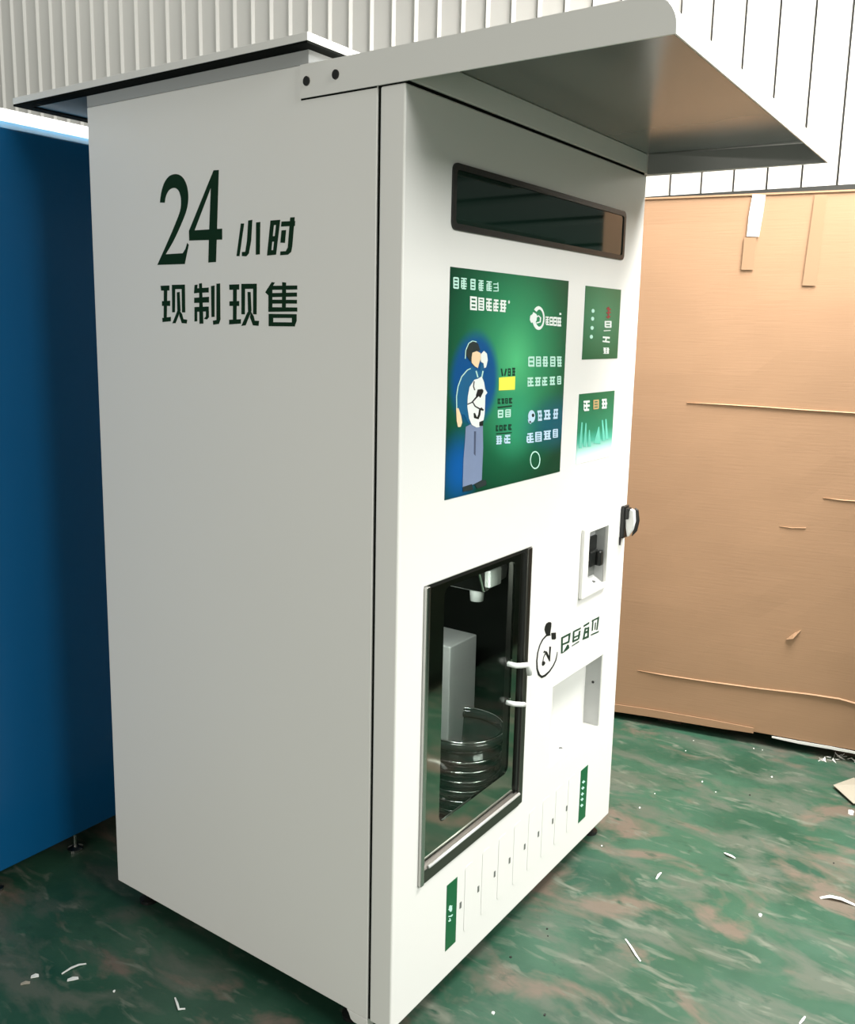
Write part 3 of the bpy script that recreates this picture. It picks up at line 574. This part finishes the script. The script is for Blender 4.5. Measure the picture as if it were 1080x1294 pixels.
# ---- delivery pocket
x0, x1, z0, z1 = PK; d = 0.050
mb = MB(); mb.box(x0 - 0.003, x1 + 0.003, d, d + 0.008, z0 - 0.003, z1 + 0.003)
pk = mb.build('delivery_pocket', M['paint'], vm)
MB().box(x1 - 0.0015, x1 - 0.0003, 0.004, d, z0 + 0.001, z1 - 0.001).build('pocket_side', M['grey_recess'], pk)
mb = MB(); mb.prism([(x1 - 0.0015, 0.026 + 0.004 * math.cos(a), 0.448 + 0.004 * math.sin(a)) for a in [2 * math.pi * k / 10 for k in range(10)]], (-0.0015, 0, 0)); mb.build('screw', M['black'], pk)
MB().lathe([(0, 0), (0.006, 0), (0.005, 0.002), (0, 0.002)], (0.80, 0.026, z0), 12).build('screw', M['soffit'], pk)

# ---- emblem and green characters beside the pocket
ZE = (670, 775, 10.8)
def frd(name, polys, zoom, material, label=None): return film(name, polys, zoom, 1, 0.0, 0.0006, M[material], vm, label)
frd('gourd_emblem', stroke([(272, 290), (215, 305), (165, 360), (125, 440), (98, 540), (85, 650), (90, 760), (115, 838), (155, 868), (200, 848), (260, 790), (310, 715), (345, 640), (362, 560), (366, 525)], [26, 20, 16, 14, 14, 16, 20, 30, 34, 26, 18, 14, 14, 10, 6]) +
    [R4(278, 122, 250, 118, 215, 140, 195, 185, 190, 225, 205, 275, 230, 312, 265, 295, 272, 250, 282, 180, 284, 135), R4(282, 268, 345, 262, 346, 345, 325, 358, 290, 355)] +
    stroke([(180, 540), (190, 518), (212, 530), (240, 590), (262, 650)], [12, 16, 30, 30, 16]) + stroke([(268, 455), (262, 560), (260, 655)], [24, 18, 14]) + stroke([(205, 545), (178, 600), (168, 660)], [10, 8, 8]) + [R4(158, 660, 185, 652, 202, 675, 190, 702, 168, 718, 155, 705)], ZE, 'black_ink', 'black gourd shaped line emblem')
frd('green_character', [R4(418, 330, 442, 318, 438, 545, 415, 550), R4(418, 330, 548, 262, 545, 290, 425, 350), R4(524, 275, 548, 262, 530, 395, 508, 408), R4(425, 420, 530, 370, 525, 400, 425, 442), R4(436, 545, 505, 425, 520, 430, 530, 470, 500, 500)], ZE, 'green_char')
frd('green_character', [R4(580, 245, 688, 190, 684, 215, 578, 268), R4(578, 265, 600, 255, 592, 395, 570, 398), R4(590, 320, 680, 280, 675, 303, 590, 342), R4(660, 245, 682, 235, 665, 350, 644, 362), R4(572, 375, 650, 340, 648, 365, 570, 398), R4(565, 440, 662, 375, 660, 393, 562, 452)], ZE, 'green_char')
frd('green_character', [R4(725, 165, 802, 115, 798, 145, 722, 190), R4(738, 202, 760, 192, 735, 350, 710, 362), R4(780, 190, 800, 180, 795, 320, 772, 332), R4(730, 255, 795, 225, 793, 255, 728, 285), R4(738, 212, 800, 182, 797, 204, 734, 234), R4(712, 338, 795, 298, 793, 330, 708, 364)], ZE, 'green_char')
frd('green_character', [R4(838, 95, 938, 42, 934, 68, 836, 116), R4(842, 110, 860, 101, 852, 235, 834, 243), R4(917, 60, 938, 46, 915, 222, 896, 230), R4(880, 130, 894, 122, 886, 222, 872, 228), R4(825, 287, 932, 238, 928, 258, 822, 306)], ZE, 'green_char')

# ---- lower labels, louvres and rivets
for (a, b, c, d), seed in (((0.2015, 0.2435, 0.0685, 0.229), 1), ((0.882, 0.9275, 0.0685, 0.227), 2)):
    g = MB().box(a, b, -0.001, 0.0, c, d).build('green_label', M['green'], vm)
    if seed == 1:
        Z = (500, 1050, 5.305)
        fr('white_character', [ell(366, 520, 11, 22, 12)] + stroke([(352, 530), (378, 500)], 4), Z, 0, 'pale_ink', g)
        fr('white_character', stroke([(352, 575), (372, 570), (380, 560)], [6, 8, 6]) + stroke([(352, 606), (364, 600), (360, 585)], [10, 10, 6]), Z, 0, 'pale_ink', g)
    else:
        Z = (550, 960, 4.909)
        for x, y in ((918, 138), (914, 176), (911, 213), (909, 246), (907, 284)):
            fr('white_character', stroke([(x - 8, y + 4), (x + 8, y - 4)], 8) + stroke([(x, y - 10), (x - 1, y + 10)], 5), Z, 0, 'pale_ink', g)
for k in range(8):
    x = 0.277 + 0.0755 * k
    MB().xz(rrect(x, 0.072, x + 0.033, 0.236, 0.008, 3), -0.0012, 0.0).build('louvre', M['paint'], vm, bevel=0.0008, segs=1)
for x in (0.261, 0.338, 0.413, 0.485, 0.562, 0.636, 0.717, 0.800):
    MB().box(x - 0.0032, x + 0.0032, -0.0012, 0.0, 0.1425, 0.1575).build('vent_slot', M['soffit'], vm)

# ------------------------------------------------------------------ blue cabinet behind
BY, BX0, BX1 = 1.165, -0.80, 0.36
bl = thing('blue_cabinet', ((BX0 + BX1) / 2, BY + 0.45, FZ), 'glossy dark blue metal cabinet behind the white machine', 'cabinet')
MB().box(BX0, BX1, BY, BY + 0.9, 0.0, 1.890).build('body', M['blue'], bl, bevel=0.003)
mb = MB(); mb.prism([(BX0, BY - 0.001, 1.890), (BX0, BY + 0.030, 1.912), (BX0, BY + 0.88, 1.912), (BX0, BY + 0.90, 1.890)], (BX1 - BX0, 0, 0)); mb.build('top_lip', M['blue_lip_lit'], bl, bevel=0.001)  # chamfer with its lit tone painted in
mb = MB(); mb.prism([(BX0, BY + 0.030, 1.912), (BX0, BY + 0.040, 1.945), (BX0, BY + 0.87, 1.945), (BX0, BY + 0.88, 1.912)], (BX1 - BX0, 0, 0)); mb.build('top_cover', M['white_plastic'], bl, bevel=0.001)
for fx, fy in ((0.078, 1.19), (-0.167, 1.19), (-0.70, 1.19), (0.30, 1.98), (-0.70, 1.98)):
    f = MB().lathe([(0.0, 0), (0.022, 0), (0.022, 0.006), (0.010, 0.012), (0.005, 0.012), (0.005, 0.062), (0, 0.062)], (fx, fy, FZ), 16).build('levelling_foot', M['steel'], bl)

# ------------------------------------------------------------------ cardboard carton on a low pallet
P0 = Vector((1.905, 0.313, 0)); Q0 = Vector((2.065, -0.517, 0)); CE = (Q0 - P0).normalized(); CN = Vector((CE.y, -CE.x, 0))   # CN points to the viewer
if CN.x > 0: CN = -CN
ZB, ZT = -0.010, 1.905; S0, S1, CD = -0.50, 0.885, 0.90
def cb(s, n, z): return P0 + CE * s + CN * n + Vector((0, 0, z))
c = cb((S0 + S1) / 2, -CD / 2, FZ)
pal = thing('pallet', c, 'low dark wooden pallet under the cardboard carton', 'pallet')
ct = thing('cardboard_box', (c.x, c.y, ZB), 'large brown cardboard carton with tape, beside the white machine', 'box')
mb = MB(); NSX, NSZ = 14, 22; rnd = random.Random(3); V = []; F = []
for j in range(NSZ + 1):
    for i in range(NSX + 1):
        s = S0 + (S1 - S0) * i / NSX; z = ZB + (ZT - ZB) * j / NSZ; ed = (0 < i < NSX) and (0 < j < NSZ)
        h = (0.002 * math.sin(3.0 * s + 1.0) * math.sin(2.6 * z) + rnd.uniform(-0.0007, 0.0007)) if ed else 0
        V.append(cb(s, h, z))
for j in range(NSZ):
    for i in range(NSX): a = j * (NSX + 1) + i; F.append((a, a + 1, a + NSX + 2, a + NSX + 1))
k = len(V); V += [cb(S0, -CD, ZB), cb(S1, -CD, ZB), cb(S1, -CD, ZT), cb(S0, -CD, ZT)]
bl0 = list(range(NSX + 1)); tl0 = [NSZ * (NSX + 1) + i for i in range(NSX + 1)]; lf = [j * (NSX + 1) for j in range(NSZ + 1)]; rt = [j * (NSX + 1) + NSX for j in range(NSZ + 1)]
F += [(k, k + 3, k + 2, k + 1), tuple(bl0[::-1] + [k, k + 1]), tuple(tl0 + [k + 2, k + 3]), tuple(lf + [k + 3, k]), tuple(rt[::-1] + [k + 1, k + 2])]
mb.add(V, F); mb.build('carton_body', M['card'], ct, smooth=False)
def on_card(px, py, lift=0.0):
    return hit_plane(px, py, P0 + CN * (0.0022 + lift), CN)
def strip(name, pts, width, th, material, parent, lift=0.0):
    """flat band along pixel-measured points on the carton's face"""
    mb = MB(); P = [on_card(x, y, lift) for x, y in pts]; Wd = width if isinstance(width, list) else [width] * len(P); L = []; Rr = []
    for i, p in enumerate(P):
        t = (P[min(i + 1, len(P) - 1)] - P[max(i - 1, 0)]).normalized(); a = t.cross(CN).normalized()
        L.append(p + a * Wd[i] / 2); Rr.append(p - a * Wd[i] / 2)
    mb.prism(L + Rr[::-1], CN * th); return mb.build(name, material, parent)
def crease(pts, w, hgt):
    mb = MB(); P = [on_card(x, y, -0.004) for x, y in pts]; n = len(P); V = []
    for i, p in enumerate(P):
        k = math.sin(math.pi * min(1, (i + 0.3) / 1.5) / 2) if i < 2 else 1
        V += [p + Vector((0, 0, w * 0.9 * k)), p + CN * (hgt * k + 0.004) + Vector((0, 0, w * 0.15)), p - Vector((0, 0, w * 0.6 * k))]
    F = [(3 * i + a, 3 * i + 3 + a, 3 * i + 3 + (a + 1) % 3, 3 * i + (a + 1) % 3) for i in range(n - 1) for a in range(3)]
    mb.add(V, F + [(0, 1, 2), (3 * n - 1, 3 * n - 2, 3 * n - 3)]); mb.build('crease', M['card'], ct, smooth=False)
crease([(868, 509), (905, 511), (955, 514), (1010, 518), (1060, 521), (1092, 523)], 0.0045, 0.0035)
crease([(806, 847), (840, 853), (900, 862), (960, 870), (1020, 877), (1060, 883), (1092, 892)], 0.005, 0.004)
crease([(1040, 629), (1062, 632), (1090, 634)], 0.004, 0.002)
crease([(985, 665), (1000, 667), (1018, 667)], 0.003, 0.0015)
strip('bottom_flap', [(762, 892), (830, 902), (900, 914), (952, 923)], [0.03, 0.03, 0.028, 0.02], 0.004, M['card'], ct)
strip('paper_edge', [(975, 931), (1010, 938), (1050, 945), (1096, 954)], [0.006, 0.010, 0.010, 0.008], 0.003, M['white_tape'], ct)
strip('tape', [(948, 300), (944, 341)], 0.040, 0.0012, M['tape'], ct)
strip('white_tape', [(959, 246), (955, 270), (951, 299)], [0.042, 0.045, 0.040], 0.0016, M['white_tape'], ct, 0.0006)
strip('tape', [(1037, 246), (1030, 300), (1022, 361)], [0.037, 0.04, 0.042], 0.0012, M['tape'], ct)
mb = MB(); P = [on_card(x, y) for x, y in ((993, 808), (1002, 806), (1012, 796), (1003, 800))]; mb.prism([P[0], P[1] + CN * 0.010, P[2], P[3]], CN * 0.003); mb.build('torn_flap', M['card'], ct)
# top flaps, edge bright
mb = MB(); mb.prism([cb(S0, 0.004, ZT), cb(S1, 0.004, ZT), cb(S1, -0.30, ZT + 0.004), cb(S0, -0.30, ZT + 0.004)], (0, 0, 0.006)); mb.build('top_flap', M['card'], ct)
# pallet
for s in (S0 + 0.06, (S0 + S1) / 2, S1 - 0.06):
    mb = MB(); mb.prism([cb(s - 0.045, -0.06, FZ), cb(s + 0.045, -0.06, FZ), cb(s + 0.045, -CD + 0.03, FZ), cb(s - 0.045, -CD + 0.03, FZ)], (0, 0, 0.032)); mb.build('runner', M['wood'], pal)
for k in range(6):
    a = -0.055 - k * 0.145
    mb = MB(); mb.prism([cb(S0 + 0.02, a, FZ + 0.032), cb(S1 - 0.02, a, FZ + 0.032), cb(S1 - 0.02, a - 0.11, FZ + 0.032), cb(S0 + 0.02, a - 0.11, FZ + 0.032)], (0, 0, 0.0175)); mb.build('deck_board', M['wood'], pal)

# ------------------------------------------------------------------ dark cabinet out of frame, seen only as a reflection in the glass
M['dark_cab'] = mat('dark_green_enamel', (0.014, 0.024, 0.018, 1), 0.4, var=0.1)
dc = thing('storage_cabinet', (2.15, -1.45, FZ), 'dark green steel cabinet right of the carton, seen reflected in the dispenser glass', 'cabinet')
MB().box(1.62, 2.68, -1.86, -1.02, 0.02, 1.86).build('body', M['dark_cab'], dc, bevel=0.004)
for a, b in ((-1.85, -1.445), (-1.435, -1.03)):
    dd = MB().box(1.602, 1.62, a, b, 0.06, 1.83).build('door', M['dark_cab'], dc, bevel=0.003)
    MB().box(1.588, 1.602, (a + 0.02) if a > -1.6 else (b - 0.035), (a + 0.035) if a > -1.6 else (b - 0.02), 0.90, 1.05).build('handle', M['steel'], dd, bevel=0.003)
MB().box(1.65, 2.65, -1.83, -1.05, FZ, 0.02).build('plinth', M['black'], dc)

# ------------------------------------------------------------------ litter on the floor
def onf(x, y, h=0.0): return hit(x, y, 2, FZ + h)
def litter_strip(name, pts, w, material, label, cat, arch=0.004, th=0.0015):
    P = [onf(x, y) for x, y in pts]; mb = MB(); L = []; Rr = []; n = len(P)
    for i, p in enumerate(P):
        t = (P[min(i + 1, n - 1)] - P[max(i - 1, 0)]).normalized(); a = Vector((-t.y, t.x, 0)); up = Vector((0, 0, arch * math.sin(math.pi * i / (n - 1)) if n > 2 else 0))
        ww = w * (0.6 if i in (0, n - 1) else 1); L.append(p + a * ww / 2 + up); Rr.append(p - a * ww / 2 + up)
    V = L + Rr + [v + Vector((0, 0, th)) for v in L + Rr]; F = []
    for i in range(n - 1):
        F += [(i, i + 1, n + i + 1, n + i), (2 * n + i, 3 * n + i, 3 * n + i + 1, 2 * n + i + 1), (i, 2 * n + i, 2 * n + i + 1, i + 1), (n + i, n + i + 1, 3 * n + i + 1, 3 * n + i)]
    F += [(0, n, 3 * n, 2 * n), (n - 1, 3 * n - 1, 4 * n - 1, 2 * n - 1)]
    mb.add(V, F); return tag(mb.build(name, M[material]), label, cat)
litter_strip('plastic_strip', [(1036, 1135), (1048, 1136), (1062, 1139), (1084, 1146)], 0.012, 'paper', 'curved white plastic strip on the floor at the right edge', 'strip', 0.008)
litter_strip('wire_offcut', [(790, 1187), (797, 1198), (803, 1208), (809, 1215)], 0.005, 'paper', 'thin straight white offcut on the floor in front of the machine', 'offcut', 0.003)
litter_strip('paper_curl', [(915, 1078), (919, 1082), (924, 1084), (929, 1085)], 0.008, 'paper', 'small curled white shaving in the middle of the open floor', 'shaving', 0.006)
litter_strip('paper_curl', [(829, 1111), (832, 1107), (835, 1103)], 0.006, 'paper', 'tiny upright white shaving near the machine corner', 'shaving', 0.003)
litter_strip('wire_offcut', [(1010, 1294), (1014, 1290), (1017, 1285)], 0.005, 'paper', 'pale offcut at the bottom edge of the floor', 'offcut', 0.002)
litter_strip('wire_offcut', [(78, 1231), (90, 1225), (100, 1221), (109, 1218)], 0.005, 'paper', 'long thin pale offcut on the dark floor before the blue cabinet', 'offcut', 0.004)
litter_strip('paper_scrap', [(85, 1239), (92, 1238), (99, 1236)], 0.012, 'paper', 'small white paper scrap just below the long thin offcut', 'scrap', 0.002)
litter_strip('paper_scrap', [(39, 1235), (45, 1234), (49, 1233)], 0.013, 'paper', 'white paper scrap nearest the left edge', 'scrap', 0.002)
litter_strip('paper_scrap', [(26, 1244), (32, 1243), (38, 1242)], 0.010, 'scrap_card', 'pale grey scrap low at the left edge of the floor', 'scrap', 0.002)
litter_strip('wire_offcut', [(221, 1261), (224, 1270), (226, 1277), (234, 1275)], 0.005, 'paper', 'hooked thin pale offcut on the green floor beside the machine', 'offcut', 0.003)
def chip(x, y, size, material, label, seed):
    size *= 0.75
    rnd = random.Random(seed); c = onf(x, y); n = 6; mb = MB()
    mb.prism([c + Vector((size * rnd.uniform(0.6, 1.1) * math.cos(2 * math.pi * k / n), size * rnd.uniform(0.5, 1.0) * math.sin(2 * math.pi * k / n), 0.0)) for k in range(n)], (size * 0.2, 0, size * 0.5))
    tag(mb.build('paint_chip' if material == 'paper' else 'grit_crumb', M[material]), label, 'chip' if material == 'paper' else 'crumb', 'chips and crumbs strewn over the floor')
for i, (x, y, s, l) in enumerate(((960, 1157, 0.008, 'largest white chip on the open green floor'), (808, 1021, 0.005, 'bright white chip beside the lower right corner of the machine'), (975, 982, 0.005, 'white chip on the grey patch before the carton'),
    (866, 949, 0.004, 'white chip nearest the left foot of the carton'), (887, 988, 0.005, 'white chip in the pale streaks between machine and carton'), (623, 1281, 0.006, 'white chip at the bottom edge of the photo, beside the machine'),
    (760, 1069, 0.004, 'white chip almost under the right corner of the machine'), (876, 936, 0.003, 'white speck in the shadow line of the carton'), (952, 946, 0.004, 'left of two white specks at the middle of the carton foot'),
    (963, 948, 0.003, 'right of two white specks at the middle of the carton foot'), (904, 1001, 0.003, 'small white speck just past the pale streaks'), (144, 1253, 0.005, 'white chip on the bright green patch left of the machine'), (827, 1003, 0.003, 'faint white speck above the bright chip by the machine corner'))):
    chip(x, y, s, 'paper', l, i)
for i, (x, y, s, l) in enumerate(((645, 1210, 0.005, 'dark crumb nearest the front edge of the machine'), (691, 1174, 0.004, 'upper of two dark crumbs below the right label'), (688, 1283, 0.005, 'dark crumb at the bottom edge of the photo'),
    (1053, 1091, 0.004, 'dark crumb toward the right edge above the white strip'), (947, 1005, 0.005, 'dark flake in the pale streaks before the carton'), (692, 1183, 0.003, 'lower of two dark crumbs below the right label'))):
    chip(x, y, s, 'grit', l, 50 + i)
# torn card at the right edge
mb = MB(); A, B, Cc, Dd, Ee = onf(1052, 996), onf(1078, 984), onf(1100, 990), onf(1098, 1012), onf(1078, 1019)
up = Vector((0, 0, 1)); V = [A + up * 0.012, B + up * 0.004, Cc + up * 0.002, Dd + up * 0.003, Ee + up * 0.010, (A + Cc + Dd) / 3 + up * 0.022]
mb.add(V + [v - up * 0.002 for v in V], [(5, 0, 1), (5, 1, 2), (5, 2, 3), (5, 3, 4), (5, 4, 0), (11, 7, 6), (11, 8, 7), (11, 9, 8), (11, 10, 9), (11, 6, 10)] + [(i, 6 + i, 6 + (i + 1) % 5, (i + 1) % 5) for i in range(5)])
tag(mb.build('card_scrap', M['scrap_card']), 'torn pale card scrap curled up at the right edge of the floor', 'scrap')
chip(1075, 1028, 0.018, 'paper', 'flat white scrap just under the torn card', 90)
# crumpled film at the foot of the carton
mb = MB(); rnd = random.Random(12); cc = onf(1056, 958)
for k in range(16):
    p = onf(1056 + rnd.uniform(-24, 24), 958 + rnd.uniform(-4, 4)); q = p + Vector((rnd.uniform(-.02, .02), rnd.uniform(-.02, .02), 0)); r2 = p + Vector((rnd.uniform(-.015, .015), rnd.uniform(-.02, .02), rnd.uniform(0.003, .012)))
    mb.prism([p, q, r2], (0.001, 0.001, 0.001))
tag(mb.build('plastic_film', M['white_tape'], stuff=True), 'crumbs of torn clear film at the foot of the carton', 'film')
